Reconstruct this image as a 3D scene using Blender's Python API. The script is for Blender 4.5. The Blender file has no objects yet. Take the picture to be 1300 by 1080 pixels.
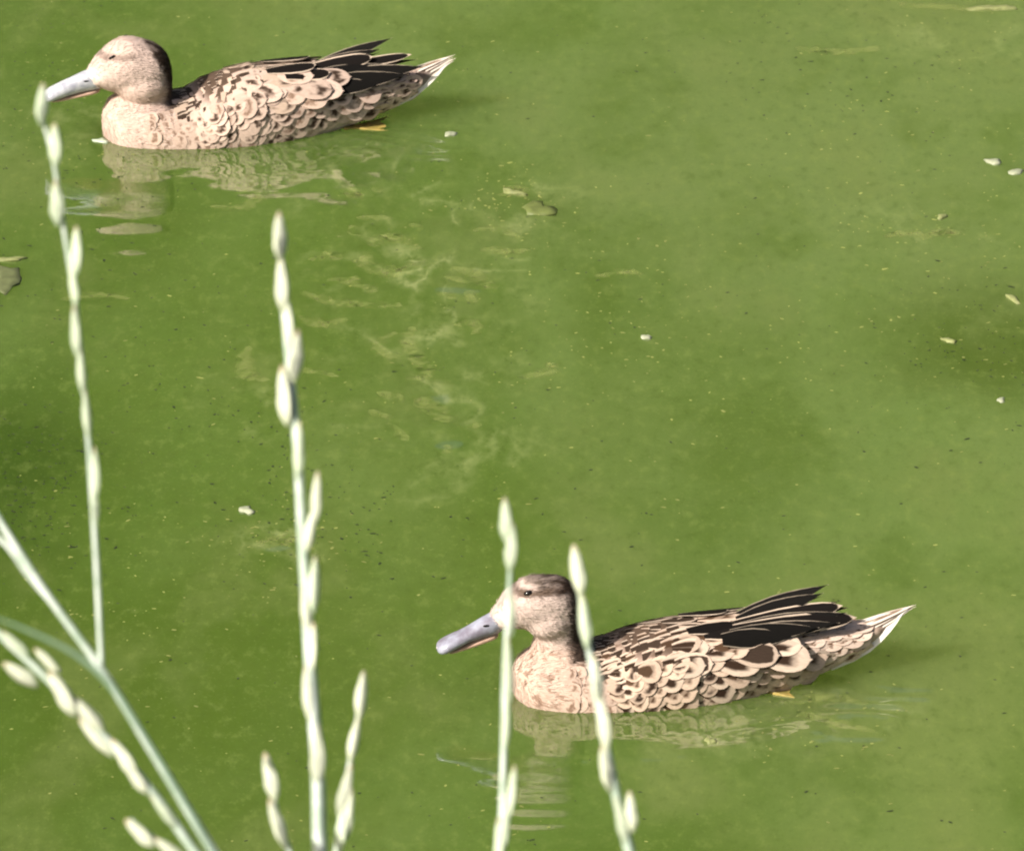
import bpy, bmesh, math, random
import numpy as np
from mathutils import Vector, Matrix, Quaternion, noise
from mathutils.bvhtree import BVHTree

random.seed(7)
rng = np.random.default_rng(7)
sc = bpy.context.scene
COL = sc.collection
R = math.radians

# ------------------------------------------------------------------ camera
PITCH, DIST, W0, H0, FPX = R(22), 9.2, 1300, 1080, 10710.0
cam_d = bpy.data.cameras.new('camera')
cam = bpy.data.objects.new('camera', cam_d)
COL.objects.link(cam)
CAM = Vector((0, -DIST * math.cos(PITCH), DIST * math.sin(PITCH)))
cam.location = CAM
cam.rotation_euler = (math.pi / 2 - PITCH, 0, 0)
cam_d.sensor_width = 36
cam_d.lens = 36 * FPX / W0
cam_d.clip_start, cam_d.clip_end = 0.1, 3000
cam_d.dof.use_dof = True
cam_d.dof.focus_distance = 8.9
cam_d.dof.aperture_fstop = 34
sc.camera = cam

# ------------------------------------------------------------------ sun and sky
SUN = Vector((-0.65, -0.46, 0.58)).normalized()
world = bpy.data.worlds.new('World')
sc.world = world
world.use_nodes = True
wn = world.node_tree.nodes
sky = wn.new('ShaderNodeTexSky')
sky.sky_type = 'NISHITA'
sky.sun_disc = False
sky.sun_elevation = math.asin(SUN.z)
sky.sun_rotation = math.atan2(SUN.x, SUN.y)
sky.air_density, sky.dust_density, sky.ozone_density = 1.0, 5.0, 0.6
bg = wn['Background']
bg.inputs['Strength'].default_value = 0.060
world.node_tree.links.new(sky.outputs[0], bg.inputs[0])
sun_d = bpy.data.lights.new('sun', 'SUN')
sun_d.energy = 5.0
sun_d.angle = R(0.53)
sun_d.color = (1.0, 0.95, 0.87)
sun = bpy.data.objects.new('sun', sun_d)
COL.objects.link(sun)
sun.rotation_euler = SUN.to_track_quat('Z', 'Y').to_euler()
vs = sc.view_settings
vs.view_transform, vs.look, vs.gamma, vs.exposure = 'Standard', 'None', 1.0, 0.62
vs.use_curve_mapping = False
sc.cycles.filter_width = 2.1
sc.cycles.max_bounces = 6

# ------------------------------------------------------------------ helpers
FWD = Vector((0, math.cos(PITCH), -math.sin(PITCH)))
UP = Vector((0, math.sin(PITCH), math.cos(PITCH)))

def ray(px, py):
    return FWD + Vector((1, 0, 0)) * ((px - W0 / 2) / FPX) - UP * ((py - H0 / 2) / FPX)

def on_water(px, py, z=0.0):
    r = ray(px, py)
    return CAM + r * ((z - CAM.z) / r.z)

def at_depth(px, py, d):
    return CAM + ray(px, py) * d

def mesh_obj(name, verts, faces, mat=None, parent=None, smooth=True, uvs=None):
    me = bpy.data.meshes.new(name)
    me.from_pydata([tuple(v) for v in verts], [], faces)
    if uvs is not None:
        uvl = me.uv_layers.new(name='UVMap')
        for lp in me.loops:
            uvl.data[lp.index].uv = uvs[lp.vertex_index]
    if smooth:
        me.polygons.foreach_set('use_smooth', [True] * len(me.polygons))
    if mat:
        me.materials.append(mat)
    me.update()
    o = bpy.data.objects.new(name, me)
    COL.objects.link(o)
    if parent:
        o.parent = parent
    return o

def tag(o, label=None, cat=None, group=None, kind=None):
    if label: o['label'] = label
    if cat: o['category'] = cat
    if group: o['group'] = group
    if kind: o['kind'] = kind
    return o

def new_mat(name):
    m = bpy.data.materials.new(name)
    m.use_nodes = True
    nt = m.node_tree
    return m, nt, nt.nodes['Principled BSDF']

def nd(nt, typ, **kw):
    n = nt.nodes.new(typ)
    for k, v in kw.items():
        setattr(n, k, v)
    return n

def mth(nt, op, a, b=None, c=None, clamp=False):
    n = nt.nodes.new('ShaderNodeMath')
    n.operation = op
    n.use_clamp = clamp
    for i, v in enumerate((a, b, c)):
        if v is None: continue
        if isinstance(v, (int, float)): n.inputs[i].default_value = v
        else: nt.links.new(v, n.inputs[i])
    return n.outputs[0]

def mixc(nt, fac, a, b, blend='MIX'):
    n = nt.nodes.new('ShaderNodeMix')
    n.data_type = 'RGBA'
    n.blend_type = blend
    for sock, v in ((n.inputs[0], fac), (n.inputs[6], a), (n.inputs[7], b)):
        if isinstance(v, (int, float)): sock.default_value = v
        elif isinstance(v, tuple): sock.default_value = (*v[:3], 1)
        else: nt.links.new(v, sock)
    return n.outputs[2]

def sstep(nt, v, lo, hi):
    n = nt.nodes.new('ShaderNodeMapRange')
    n.interpolation_type = 'SMOOTHSTEP'
    nt.links.new(v, n.inputs[0])
    n.inputs[1].default_value, n.inputs[2].default_value = lo, hi
    n.inputs[3].default_value, n.inputs[4].default_value = 0, 1
    return n.outputs[0]

def noise_tex(nt, vec, scale, detail=3, rough=0.55, mscale=None):
    n = nt.nodes.new('ShaderNodeTexNoise')
    n.inputs['Scale'].default_value = scale
    n.inputs['Detail'].default_value = detail
    n.inputs['Roughness'].default_value = rough
    if mscale:
        mp = nt.nodes.new('ShaderNodeMapping')
        mp.inputs['Scale'].default_value = mscale
        nt.links.new(vec, mp.inputs[0])
        vec = mp.outputs[0]
    nt.links.new(vec, n.inputs['Vector'])
    return n.outputs['Fac']

def simple_mat(name, col, rough=0.6, var=0.2, nscale=60, bump=0.0, sss=0.0, spec=0.4, col2=None):
    m, nt, p = new_mat(name)
    tc = nd(nt, 'ShaderNodeTexCoord')
    f = noise_tex(nt, tc.outputs['Object'], nscale, 4)
    c2 = col2 or tuple(c * (1 - var * 1.6) for c in col)
    nt.links.new(mixc(nt, sstep(nt, f, 0.3, 0.7), c2, col), p.inputs['Base Color'])
    p.inputs['Roughness'].default_value = rough
    p.inputs['Specular IOR Level'].default_value = spec
    if sss:
        p.inputs['Subsurface Weight'].default_value = sss
        p.inputs['Subsurface Radius'].default_value = (0.006, 0.006, 0.003)
        p.inputs['Subsurface Scale'].default_value = 0.5
    if bump:
        b = nd(nt, 'ShaderNodeBump')
        b.inputs['Strength'].default_value = bump
        b.inputs['Distance'].default_value = 0.001
        nt.links.new(f, b.inputs['Height'])
        nt.links.new(b.outputs[0], p.inputs['Normal'])
    return m

# ------------------------------------------------------------------ materials of the setting
def water_material():
    m, nt, p = new_mat('green_pond_water')
    geo = nd(nt, 'ShaderNodeNewGeometry')
    pos = geo.outputs['Position']
    at = nd(nt, 'ShaderNodeAttribute', attribute_name='Col')
    fine = noise_tex(nt, pos, 60.0, 4, 0.65, (1.0, 0.5, 1))
    c = mixc(nt, mth(nt, 'MULTIPLY', sstep(nt, fine, 0.50, 0.74), 0.30), at.outputs['Color'], (0.20, 0.25, 0.065))
    c = mixc(nt, mth(nt, 'MULTIPLY', sstep(nt, fine, 0.48, 0.26), 0.36), c, (0.055, 0.092, 0.012))
    grit = noise_tex(nt, pos, 330.0, 2, 0.6, (0.8, 0.45, 1))
    c = mixc(nt, mth(nt, 'MULTIPLY', sstep(nt, grit, 0.58, 0.80), 0.28), c, (0.22, 0.27, 0.08))
    c = mixc(nt, mth(nt, 'MULTIPLY', sstep(nt, grit, 0.42, 0.22), 0.28), c, (0.050, 0.085, 0.012))
    # pale squiggles: scum lines and ripple glints painted into the water colour
    wb_ = nd(nt, 'ShaderNodeAttribute', attribute_name='Web')
    wt = nd(nt, 'ShaderNodeTexNoise')
    wt.inputs['Scale'].default_value, wt.inputs['Detail'].default_value, wt.inputs['Distortion'].default_value = 8.0, 3.0, 0.9
    wm = nd(nt, 'ShaderNodeMapping'); wm.inputs['Scale'].default_value = (1.0, 0.62, 1)
    nt.links.new(pos, wm.inputs[0]); nt.links.new(wm.outputs[0], wt.inputs['Vector'])
    ridge = mth(nt, 'ABSOLUTE', mth(nt, 'SUBTRACT', wt.outputs['Fac'], 0.5))
    line = mth(nt, 'ADD', mth(nt, 'MULTIPLY', sstep(nt, ridge, 0.045, 0.004), 0.48), mth(nt, 'MULTIPLY', sstep(nt, ridge, 0.13, 0.0), 0.34))
    patch = noise_tex(nt, pos, 13.0, 2, 0.5, (1, .6, 1))
    brk = mth(nt, 'MULTIPLY', mth(nt, 'MULTIPLY', line, sstep(nt, fine, 0.30, 0.60)), sstep(nt, patch, 0.40, 0.60))
    brk = mth(nt, 'MULTIPLY', brk, 1.25)
    c = mixc(nt, mth(nt, 'MULTIPLY', brk, wb_.outputs['Fac']), c, (0.30, 0.34, 0.13))
    nt.links.new(c, p.inputs['Base Color'])
    p.inputs['Roughness'].default_value = 0.035
    p.inputs['IOR'].default_value = 1.95
    p.subsurface_method = 'BURLEY'
    p.inputs['Subsurface Weight'].default_value = 1.0
    p.inputs['Subsurface Radius'].default_value = (0.9, 1.0, 0.5)
    p.inputs['Subsurface Scale'].default_value = 0.34
    h1 = noise_tex(nt, pos, 16.0, 3, 0.5, (0.55, 1.0, 1))
    h2 = noise_tex(nt, pos, 55.0, 2, 0.5, (0.6, 1.0, 1))
    h = mth(nt, 'ADD', h1, mth(nt, 'MULTIPLY', h2, 0.10))
    b = nd(nt, 'ShaderNodeBump')
    b.inputs['Strength'].default_value = 1.0
    b.inputs['Distance'].default_value = 0.0007
    nt.links.new(h, b.inputs['Height'])
    nt.links.new(b.outputs[0], p.inputs['Normal'])
    return m

M_WATER = water_material()
M_SOIL = simple_mat('bank_soil', (0.075, 0.085, 0.025), 0.95, 0.3, 3, 0.6, col2=(0.035, 0.055, 0.014), spec=0.1)
M_GRASS = simple_mat('bank_grass', (0.11, 0.15, 0.035), 0.7, 0.3, 4, col2=(0.06, 0.10, 0.02))

# ------------------------------------------------------------------ ground
def bank_z(x, y):
    n = 0.06 * noise.noise((x * 0.7, y * 0.7, 3.1)) + 0.02 * noise.noise((x * 3, y * 3, 1.1))
    pts = [(-400, 1.9), (-9, 1.78), (-7, 1.70), (-5.5, 1.45), (-4.4, 1.08), (-3.2, 0.50), (-2.35, 0.06), (-2.0, -0.25), (-1.0, -0.8), (400, -0.8)]
    z = pts[-1][1]
    for (a, za), (b, zb) in zip(pts, pts[1:]):
        if y <= b:
            t = max(0, min(1, (y - a) / (b - a)))
            z = za + (zb - za) * t
            break
    far = max(0.0, math.hypot(x / 34, max(0, y) / 38) - 1)
    z += min(3.4, far * 5.0)
    # unseen hillside added behind the far shore, shaped to darken the water's reflections
    r = max(0.0, min(1.0, (y - 22) / 16.0)); r = r * r * (3 - 2 * r)
    z += r * (22 + 2.0 * noise.noise((x * .25, y * .25, 2.2)) + 1.2 * noise.noise((x * .8, y * .8, 5.2)))
    return z + n

def axis(fine0, fine1, step, out0, out1, g=1.18):
    a = list(np.arange(fine0, fine1 + step / 2, step))
    s = step; v = a[-1]
    while v < out1:
        s *= g; v += s; a.append(min(v, out1))
    s = step; v = a[0]; pre = []
    while v > out0:
        s *= g; v -= s; pre.append(max(v, out0))
    return np.array(pre[::-1] + a)

def grid_faces(nx, ny):
    i = np.arange(nx - 1); j = np.arange(ny - 1)
    I, J = np.meshgrid(i, j)
    a = (J * nx + I).ravel()
    return np.stack([a, a + 1, a + nx + 1, a + nx], 1)

gx = axis(-6, 6, 0.25, -500, 500, 1.25)
gy = np.unique(np.concatenate([axis(-9, 1, 0.2, -500, 500, 1.25), np.arange(20, 45, 0.6)]))
gv = [(x, y, bank_z(x, y)) for y in gy for x in gx]
ground = mesh_obj('ground', gv, grid_faces(len(gx), len(gy)).tolist(), M_SOIL)
tag(ground, 'grassy earth bank around the pond', kind='structure')

# duck placement (needed by the ripples)
NEAR = dict(px0=860, py0=866, yaw=R(11))
FARD = dict(px0=316, py0=160, yaw=R(13))
for D in (NEAR, FARD):
    o = on_water(D['px0'], D['py0'])
    D['o'] = o
    v = o - CAM
    D['S'] = FPX / v.dot(FWD)
    D['e'] = math.atan2(-v.z, v.y)

# ------------------------------------------------------------------ water with real ripples
wx = axis(-0.80, 0.80, 0.008, -60, 60, 1.2)
wy = axis(-1.45, 2.05, 0.005, -6, 60, 1.2)
X, Y = np.meshgrid(wx, wy)
Z = np.zeros_like(X)
fade = np.exp(-((X / 1.6) ** 4)) * np.exp(-((Y / 3.0) ** 4))
for lam, ang, amp in ((0.31, 78, .00035), (0.19, 97, .00022), (0.13, 64, .00014), (0.085, 108, .00007), (0.45, 20, .0004)):
    k = 2 * math.pi / lam
    ph = rng.uniform(0, 6.28)
    Z += amp * fade * np.sin(k * (X * math.cos(R(ang)) + Y * math.sin(R(ang))) + ph + 1.5 * np.sin(X * 5.1 + Y * 2.2 + ph))
def seg_dist(ax, ay, bx, by):
    dx, dy = bx - ax, by - ay
    t = np.clip(((X - ax) * dx + (Y - ay) * dy) / (dx * dx + dy * dy), 0, 1)
    return np.hypot(X - ax - t * dx, Y - ay - t * dy)
for D in (NEAR, FARD):
    o, ps = D['o'], D['yaw']
    c, s = math.cos(ps), math.sin(ps)
    r = seg_dist(o.x - .10 * c, o.y - .10 * s, o.x + .06 * c, o.y + .06 * s) - 0.085
    r = np.maximum(r, 0)
    Z += 0.00030 * np.exp(-r / 0.09) * np.cos(2 * math.pi * r / 0.042 + 0.8 * np.sin(X * 30))
    # train of short ripples in front of the head, running to the camera
    hx, hy = o.x - .16 * c, o.y - .16 * s
    if D is NEAR:
        g = np.exp(-((X - hx - .01) / .075) ** 2 - ((Y - hy + .30) / .11) ** 2)
        Z += 0.00024 * g * np.cos(2 * math.pi * (Y - 0.10 * X) / 0.034 + 1.2 * np.sin(X * 25))
    else:
        g = np.exp(-((X - hx - .02) / .10) ** 2 - ((Y - hy + .34) / .12) ** 2)
        Z += 0.00060 * g * np.cos(2 * math.pi * (Y - 0.06 * X) / 0.075 + 0.8 * np.sin(X * 18))
    # paddle wake behind the feet
    fx, fy = o.x + .17 * c + .02, o.y + .17 * s - .085
    g = np.exp(-((X - fx) / .075) ** 2 - ((Y - fy) / .05) ** 2)
    Z += 0.0011 * g * np.cos(2 * math.pi * (0.45 * (X - fx) + (Y - fy)) / 0.034 + 2.4 * np.sin(X * 42 + 1.5 * np.sin(Y * 55)))
# swirl under the far duck's wake, middle of the frame
for px, py, sx, sy, lam, amp in ((530, 330, .10, .17, .075, .0019), (545, 480, .07, .18, .06, .0012), (470, 250, .09, .10, .06, .0010), (350, 690, .03, .04, .03, .0008), (560, 560, .08, .1, .05, .0007), (665, 260, .03, .05, .04, .0007), (1180, 290, .05, .08, .05, .0005), (1080, 915, .05, .05, .035, .0009)):
    q = on_water(px, py)
    g = np.exp(-((X - q.x) / sx) ** 2 - ((Y - q.y) / sy) ** 2)
    for i, j in np.argwhere(g > .01):
        x, y = X[i, j], Y[i, j]
        a = noise.noise((x * .8 / lam, y * .62 / lam, 1.3)); b = noise.noise((x * 1.7 / lam, y * 1.3 / lam, 8.1))
        Z[i, j] += 2.6 * amp * g[i, j] * ((1 - 2 * abs(a)) * 1.0 + .35 * b)
wv = np.stack([X.ravel(), Y.ravel(), Z.ravel()], 1)
# algae tones, plus paler right-hand areas painted in for sky reflection
wc = np.empty((len(wv), 3))
nb = np.array([noise.fractal(Vector((x * 1.3, y * .72, 0.0)), 0.9, 2.0, 3) for x, y, z in wv])
nm_ = np.array([noise.fractal(Vector((x * 6.0, y * 2.6, 4.0)), 0.7, 2.1, 5) for x, y, z in wv])
def sst(v, a, b):
    t = np.clip((v - a) / (b - a), 0, 1); return t * t * (3 - 2 * t)
def wblend(col, f):
    global wc
    wc = wc * (1 - f[:, None]) + np.array(col)[None] * f[:, None]
wc[:] = (0.108, 0.172, 0.024)
wblend((0.160, 0.224, 0.050), sst(nb, -.35, .40))
nd_ = np.array([noise.fractal(Vector((x * 2.6, y * 1.0, 9.0)), 0.8, 2.0, 3) for x, y, z in wv])
wblend((0.185, 0.240, 0.062), sst(nd_, .05, .60) * .5)
wblend((0.080, 0.132, 0.014), sst(-nd_, .10, .60) * .5)
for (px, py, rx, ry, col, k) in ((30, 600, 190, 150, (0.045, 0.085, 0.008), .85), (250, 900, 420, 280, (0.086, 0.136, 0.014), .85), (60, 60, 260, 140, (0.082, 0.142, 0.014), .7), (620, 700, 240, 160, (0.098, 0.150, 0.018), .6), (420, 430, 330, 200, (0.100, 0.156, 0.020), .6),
                                 (1260, 430, 220, 100, (0.070, 0.110, 0.010), .95), (1050, 180, 460, 240, (0.185, 0.238, 0.064), .8), (1150, 900, 360, 280, (0.178, 0.224, 0.050), .8), (900, 560, 300, 200, (0.150, 0.206, 0.044), .6)):  # the pale right-hand patches paint in reflected sky
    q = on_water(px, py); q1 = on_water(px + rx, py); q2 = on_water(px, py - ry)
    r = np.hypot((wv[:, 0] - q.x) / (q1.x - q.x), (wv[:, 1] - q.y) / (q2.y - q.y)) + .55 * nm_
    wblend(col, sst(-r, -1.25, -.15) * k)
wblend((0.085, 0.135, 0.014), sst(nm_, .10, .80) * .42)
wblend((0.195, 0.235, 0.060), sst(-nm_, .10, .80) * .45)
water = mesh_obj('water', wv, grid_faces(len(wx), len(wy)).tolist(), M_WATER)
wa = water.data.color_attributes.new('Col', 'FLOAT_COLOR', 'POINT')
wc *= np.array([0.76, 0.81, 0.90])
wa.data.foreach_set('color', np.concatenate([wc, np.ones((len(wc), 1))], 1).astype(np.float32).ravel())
web = np.zeros(len(wv))
for (px, py, rx, ry, k) in ((540, 320, 125, 80, 1.0), (470, 250, 90, 50, .8), (540, 450, 95, 90, .85), (560, 560, 110, 70, .6), (340, 480, 60, 60, .6), (670, 260, 60, 40, .8), (355, 690, 50, 25, .9), (1070, 915, 90, 35, .9), (1240, 30, 120, 40, .5), (1180, 300, 80, 50, .4), (60, 140, 120, 60, .35), (860, 925, 160, 30, .5)):
    q = on_water(px, py); q1 = on_water(px + rx, py); q2 = on_water(px, py - ry)
    web = np.maximum(web, k * np.exp(-((wv[:, 0] - q.x) / (q1.x - q.x)) ** 2 - ((wv[:, 1] - q.y) / (q2.y - q.y)) ** 2))
wbt = water.data.attributes.new('Web', 'FLOAT', 'POINT')
wbt.data.foreach_set('value', web.astype(np.float32))
tag(water, 'murky green pond water with faint ripples', kind='structure')

# ------------------------------------------------------------------ ducks: materials
def plumage_material():
    m, nt, p = new_mat('plumage')
    at = nd(nt, 'ShaderNodeAttribute', attribute_name='Col')
    tc = nd(nt, 'ShaderNodeTexCoord')
    f = noise_tex(nt, tc.outputs['Object'], 210, 4, 0.65, (0.35, 1, 1))
    g = noise_tex(nt, tc.outputs['Object'], 70, 3, 0.6)
    c = mixc(nt, mth(nt, 'MULTIPLY', sstep(nt, f, 0.45, 0.72), 0.36), at.outputs['Color'], (0.16, 0.10, 0.07))
    cv = nd(nt, 'ShaderNodeVectorMath', operation='SCALE')
    nt.links.new(c, cv.inputs[0]); nt.links.new(mth(nt, 'ADD', 0.72, mth(nt, 'MULTIPLY', g, 0.56)), cv.inputs['Scale'])
    nt.links.new(cv.outputs[0], p.inputs['Base Color'])
    p.inputs['Roughness'].default_value = 0.85
    p.inputs['Specular IOR Level'].default_value = 0.15
    p.inputs['Sheen Weight'].default_value = 0.0
    b = nd(nt, 'ShaderNodeBump')
    b.inputs['Strength'].default_value = 0.55
    b.inputs['Distance'].default_value = 0.0012
    nt.links.new(f, b.inputs['Height'])
    nt.links.new(b.outputs[0], p.inputs['Normal'])
    return m

def feather_material(name, edge, dark, edgew=0.30, chev=0.0, spot=None, soft=0.08, tipk=1.6, shaft=0.0, noise_amt=0.25):
    m, nt, p = new_mat(name)
    uv = nd(nt, 'ShaderNodeUVMap')
    oi = nd(nt, 'ShaderNodeObjectInfo')
    sep = nd(nt, 'ShaderNodeSeparateXYZ')
    nt.links.new(uv.outputs[0], sep.inputs[0])
    x, y = sep.outputs[0], sep.outputs[1]
    rnd = oi.outputs['Random']
    c = mth(nt, 'ABSOLUTE', mth(nt, 'SUBTRACT', mth(nt, 'MULTIPLY', x, 2.0), 1.0))
    tc = nd(nt, 'ShaderNodeTexCoord')
    off = nd(nt, 'ShaderNodeVectorMath', operation='ADD')
    nt.links.new(uv.outputs[0], off.inputs[0])
    cmb = nd(nt, 'ShaderNodeCombineXYZ')
    nt.links.new(mth(nt, 'MULTIPLY', rnd, 37.0), cmb.inputs[0])
    nt.links.new(mth(nt, 'MULTIPLY', rnd, 91.0), cmb.inputs[1])
    nt.links.new(cmb.outputs[0], off.inputs[1])
    n = noise_tex(nt, off.outputs[0], 3.2, 3, 0.6)
    nn = mth(nt, 'MULTIPLY', mth(nt, 'SUBTRACT', n, 0.5), noise_amt * 2)
    if spot:        # dark spot or crescent of its own near the tip
        sy, sr = spot
        f = mth(nt, 'SUBTRACT', y, mth(nt, 'MULTIPLY', mth(nt, 'MULTIPLY', c, c), -0.28))
        f = mth(nt, 'ADD', f, mth(nt, 'MULTIPLY', mth(nt, 'SUBTRACT', rnd, 0.5), 0.22))
        dd = mth(nt, 'ABSOLUTE', mth(nt, 'SUBTRACT', mth(nt, 'ADD', f, mth(nt, 'MULTIPLY', nn, 0.9)), sy))
        mask = sstep(nt, dd, sr * 0.5 + soft, sr * 0.5 - soft)
        mask = mth(nt, 'MULTIPLY', mask, sstep(nt, c, 0.96, 0.60))
        n2 = noise_tex(nt, off.outputs[0], 1.7, 2, 0.5)
        mask = mth(nt, 'MULTIPLY', mask, sstep(nt, n2, 0.38, 0.52))
    else:
        d = mth(nt, 'MINIMUM', mth(nt, 'SUBTRACT', 1.0, c), mth(nt, 'MULTIPLY', mth(nt, 'SUBTRACT', 1.0, y), tipk))
        d = mth(nt, 'ADD', d, nn)
        mask = sstep(nt, d, edgew - soft, edgew + soft)
    if chev:
        f = mth(nt, 'ADD', mth(nt, 'SUBTRACT', y, mth(nt, 'MULTIPLY', c, -0.30)), mth(nt, 'MULTIPLY', nn, 0.5))
        f = mth(nt, 'ADD', f, mth(nt, 'MULTIPLY', mth(nt, 'SUBTRACT', rnd, 0.5), 0.2))
        band = mth(nt, 'ABSOLUTE', mth(nt, 'SUBTRACT', f, 0.62))
        band = sstep(nt, band, 0.11, 0.05)
        mask = mth(nt, 'MULTIPLY', mask, mth(nt, 'SUBTRACT', 1.0, mth(nt, 'MULTIPLY', band, chev)))
    if shaft:
        sh = sstep(nt, c, 0.10, 0.03)
        mask = mth(nt, 'MULTIPLY', mask, mth(nt, 'SUBTRACT', 1.0, mth(nt, 'MULTIPLY', sh, shaft)))
    col = mixc(nt, mask, edge, dark)
    var = mth(nt, 'ADD', 0.82, mth(nt, 'MULTIPLY', rnd, 0.30))
    bars = noise_tex(nt, off.outputs[0], 14, 3, 0.65, (2.2, 0.45, 1))
    var = mth(nt, 'MULTIPLY', var, mth(nt, 'ADD', 0.55, mth(nt, 'MULTIPLY', bars, 0.9)))
    cv = nd(nt, 'ShaderNodeVectorMath', operation='SCALE')
    nt.links.new(col, cv.inputs[0]); nt.links.new(var, cv.inputs['Scale'])
    nt.links.new(cv.outputs[0], p.inputs['Base Color'])
    p.inputs['Roughness'].default_value = 0.8
    p.inputs['Specular IOR Level'].default_value = 0.10
    b = nd(nt, 'ShaderNodeBump')
    b.inputs['Strength'].default_value = 0.35
    b.inputs['Distance'].default_value = 0.0006
    nt.links.new(bars, b.inputs['Height'])
    nt.links.new(b.outputs[0], p.inputs['Normal'])
    return m

BUFF, DARK, PALE = (0.56, 0.415, 0.315), (0.036, 0.020, 0.012), (0.60, 0.465, 0.36)
M_PLUM = plumage_material()
M_DOWN, nt_, p_ = new_mat('down')
at_ = nd(nt_, 'ShaderNodeAttribute', attribute_name='Col')
nt_.links.new(at_.outputs['Color'], p_.inputs['Base Color'])
p_.inputs['Roughness'].default_value = .9
p_.inputs['Specular IOR Level'].default_value = .1
M_CHEV = feather_material('chevron_feather', PALE, DARK, 0.38, 0.0, noise_amt=0.15, tipk=1.35, shaft=0.15, soft=0.13)
M_CHEV2 = feather_material('tan_chevron_feather', BUFF, (0.075, 0.042, 0.024), 0.42, 0.4, noise_amt=0.18, tipk=1.3, soft=0.15)
M_FLANK = feather_material('flank_feather', BUFF, (0.035, 0.020, 0.013), spot=(0.64, 0.44), noise_amt=0.24, soft=0.14)
M_SPOT = feather_material('spotted_feather', (0.58, 0.43, 0.345), (0.05, 0.03, 0.02), spot=(0.66, 0.32), noise_amt=0.40, soft=0.13)
M_BREAST = feather_material('breast_feather', (0.54, 0.395, 0.315), (0.20, 0.125, 0.085), spot=(0.62, 0.26), noise_amt=0.5, soft=0.14)
M_SCAP = feather_material('scapular_feather', (0.55, 0.42, 0.325), (0.050, 0.032, 0.022), 0.30, 0.0, tipk=2.2, noise_amt=0.14, soft=0.05)
M_TERT = feather_material('tertial_feather', (0.60, 0.47, 0.36), (0.008, 0.006, 0.005), 0.17, 0.0, tipk=4, noise_amt=0.08, soft=0.04)
M_PRIM = feather_material('primary_feather', (0.36, 0.29, 0.22), (0.007, 0.006, 0.005), 0.08, 0.0, tipk=6, noise_amt=0.07, soft=0.05)
M_TAIL = feather_material('tail_feather', (0.70, 0.60, 0.51), (0.22, 0.15, 0.105), 0.46, 0.6, tipk=2.6, noise_amt=0.35)
M_TAILW = feather_material('outer_tail_feather', (0.82, 0.76, 0.68), (0.50, 0.39, 0.31), 0.72, 0.0, tipk=5, noise_amt=0.3)
M_RUMP = feather_material('undertail_feather', (0.68, 0.52, 0.42), (0.14, 0.08, 0.05), spot=(0.55, 0.26), noise_amt=0.5)
M_WINGPAD = simple_mat('folded_wing_down', (0.13, 0.085, 0.06), 0.9, 0.3, 120)
M_BILL = simple_mat('bill_horn', (0.35, 0.36, 0.43), 0.26, 0.10, 70, 0.25, spec=0.5, col2=(0.19, 0.17, 0.21))
M_BILLP = simple_mat('pale_bill_horn', (0.58, 0.58, 0.60), 0.30, 0.08, 90, 0.12, spec=0.5, col2=(0.32, 0.32, 0.37))
M_LOWER = simple_mat('lower_mandible_horn', (0.55, 0.36, 0.27), 0.4, 0.15, 120)
M_NAIL = simple_mat('bill_nail_horn', (0.56, 0.50, 0.52), 0.28, 0.1, 200)
M_BLACK = simple_mat('dark_eye', (0.010, 0.007, 0.005), 0.12, 0.1, 50, spec=0.5)
M_LID = simple_mat('eyelid_skin', (0.20, 0.13, 0.09), 0.7, 0.2, 300)
M_FOOT = simple_mat('webbed_foot_skin', (0.52, 0.36, 0.10), 0.4, 0.35, 90, 0.5, col2=(0.24, 0.20, 0.05))

# ------------------------------------------------------------------ feather meshes (shared)
def feather_mesh(name, mat, kind):
    nl, nw = 8, 6
    vs_, uv, fs = [], [], []
    for i in range(nl + 1):
        s = math.sin(math.pi / 2 * (i / nl) ** 0.9)
        if kind == 'round':
            w = (0.45 + 0.55 * min(1, s / 0.45) ** 0.7) * math.sqrt(max(0.0, 1 - max(0, (s - 0.55) / 0.45) ** 2.2))
        elif kind == 'long':
            w = (0.55 + 0.45 * min(1, s / 0.4)) * math.sqrt(max(0.0, 1 - max(0, (s - 0.70) / 0.30) ** 2.0))
        else:
            w = (0.60 + 0.40 * min(1, s / 0.3)) * max(0.0, 1 - max(0, (s - 0.35) / 0.65) ** 2.0)
        w = max(w, 0.04)
        for j in range(nw + 1):
            q = j / nw * 2 - 1
            camber = 0.08 if kind == 'round' else 0.14
            z = -camber * (q * w) ** 2 - 0.10 * s * s
            bow = -0.04 * q * q * (1 if s > 0.5 else 0)
            vs_.append((s + bow * s, q * w * 0.5, z * 0.5))
            uv.append(((q + 1) / 2, s))
    for i in range(nl):
        for j in range(nw):
            a = i * (nw + 1) + j
            fs.append((a, a + nw + 1, a + nw + 2, a + 1))
    me = bpy.data.meshes.new(name)
    me.from_pydata(vs_, [], fs)
    l = me.uv_layers.new(name='UVMap')
    for lp in me.loops:
        l.data[lp.index].uv = uv[lp.vertex_index]
    me.polygons.foreach_set('use_smooth', [True] * len(me.polygons))
    me.materials.append(mat)
    me.update()
    return me

FM = {}
def fmesh(mat, kind):
    k = (mat.name, kind)
    if k not in FM:
        FM[k] = feather_mesh('feather', mat, kind)
    return FM[k]

def put_feather(name, mat, kind, base, d, n, L, Wd, parent, lift=0.08):
    d = (d - n * d.dot(n)).normalized()
    x = (d * math.cos(lift) + n * math.sin(lift)).normalized()
    y = n.cross(x).normalized()
    z = x.cross(y)
    o = bpy.data.objects.new(name, fmesh(mat, kind))
    COL.objects.link(o)
    o.parent = parent
    m = Matrix((x, y, z)).transposed().to_4x4() @ Matrix.Diagonal((L, Wd, Wd, 1))
    m.translation = base
    o.matrix_basis = m
    return o

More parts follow.
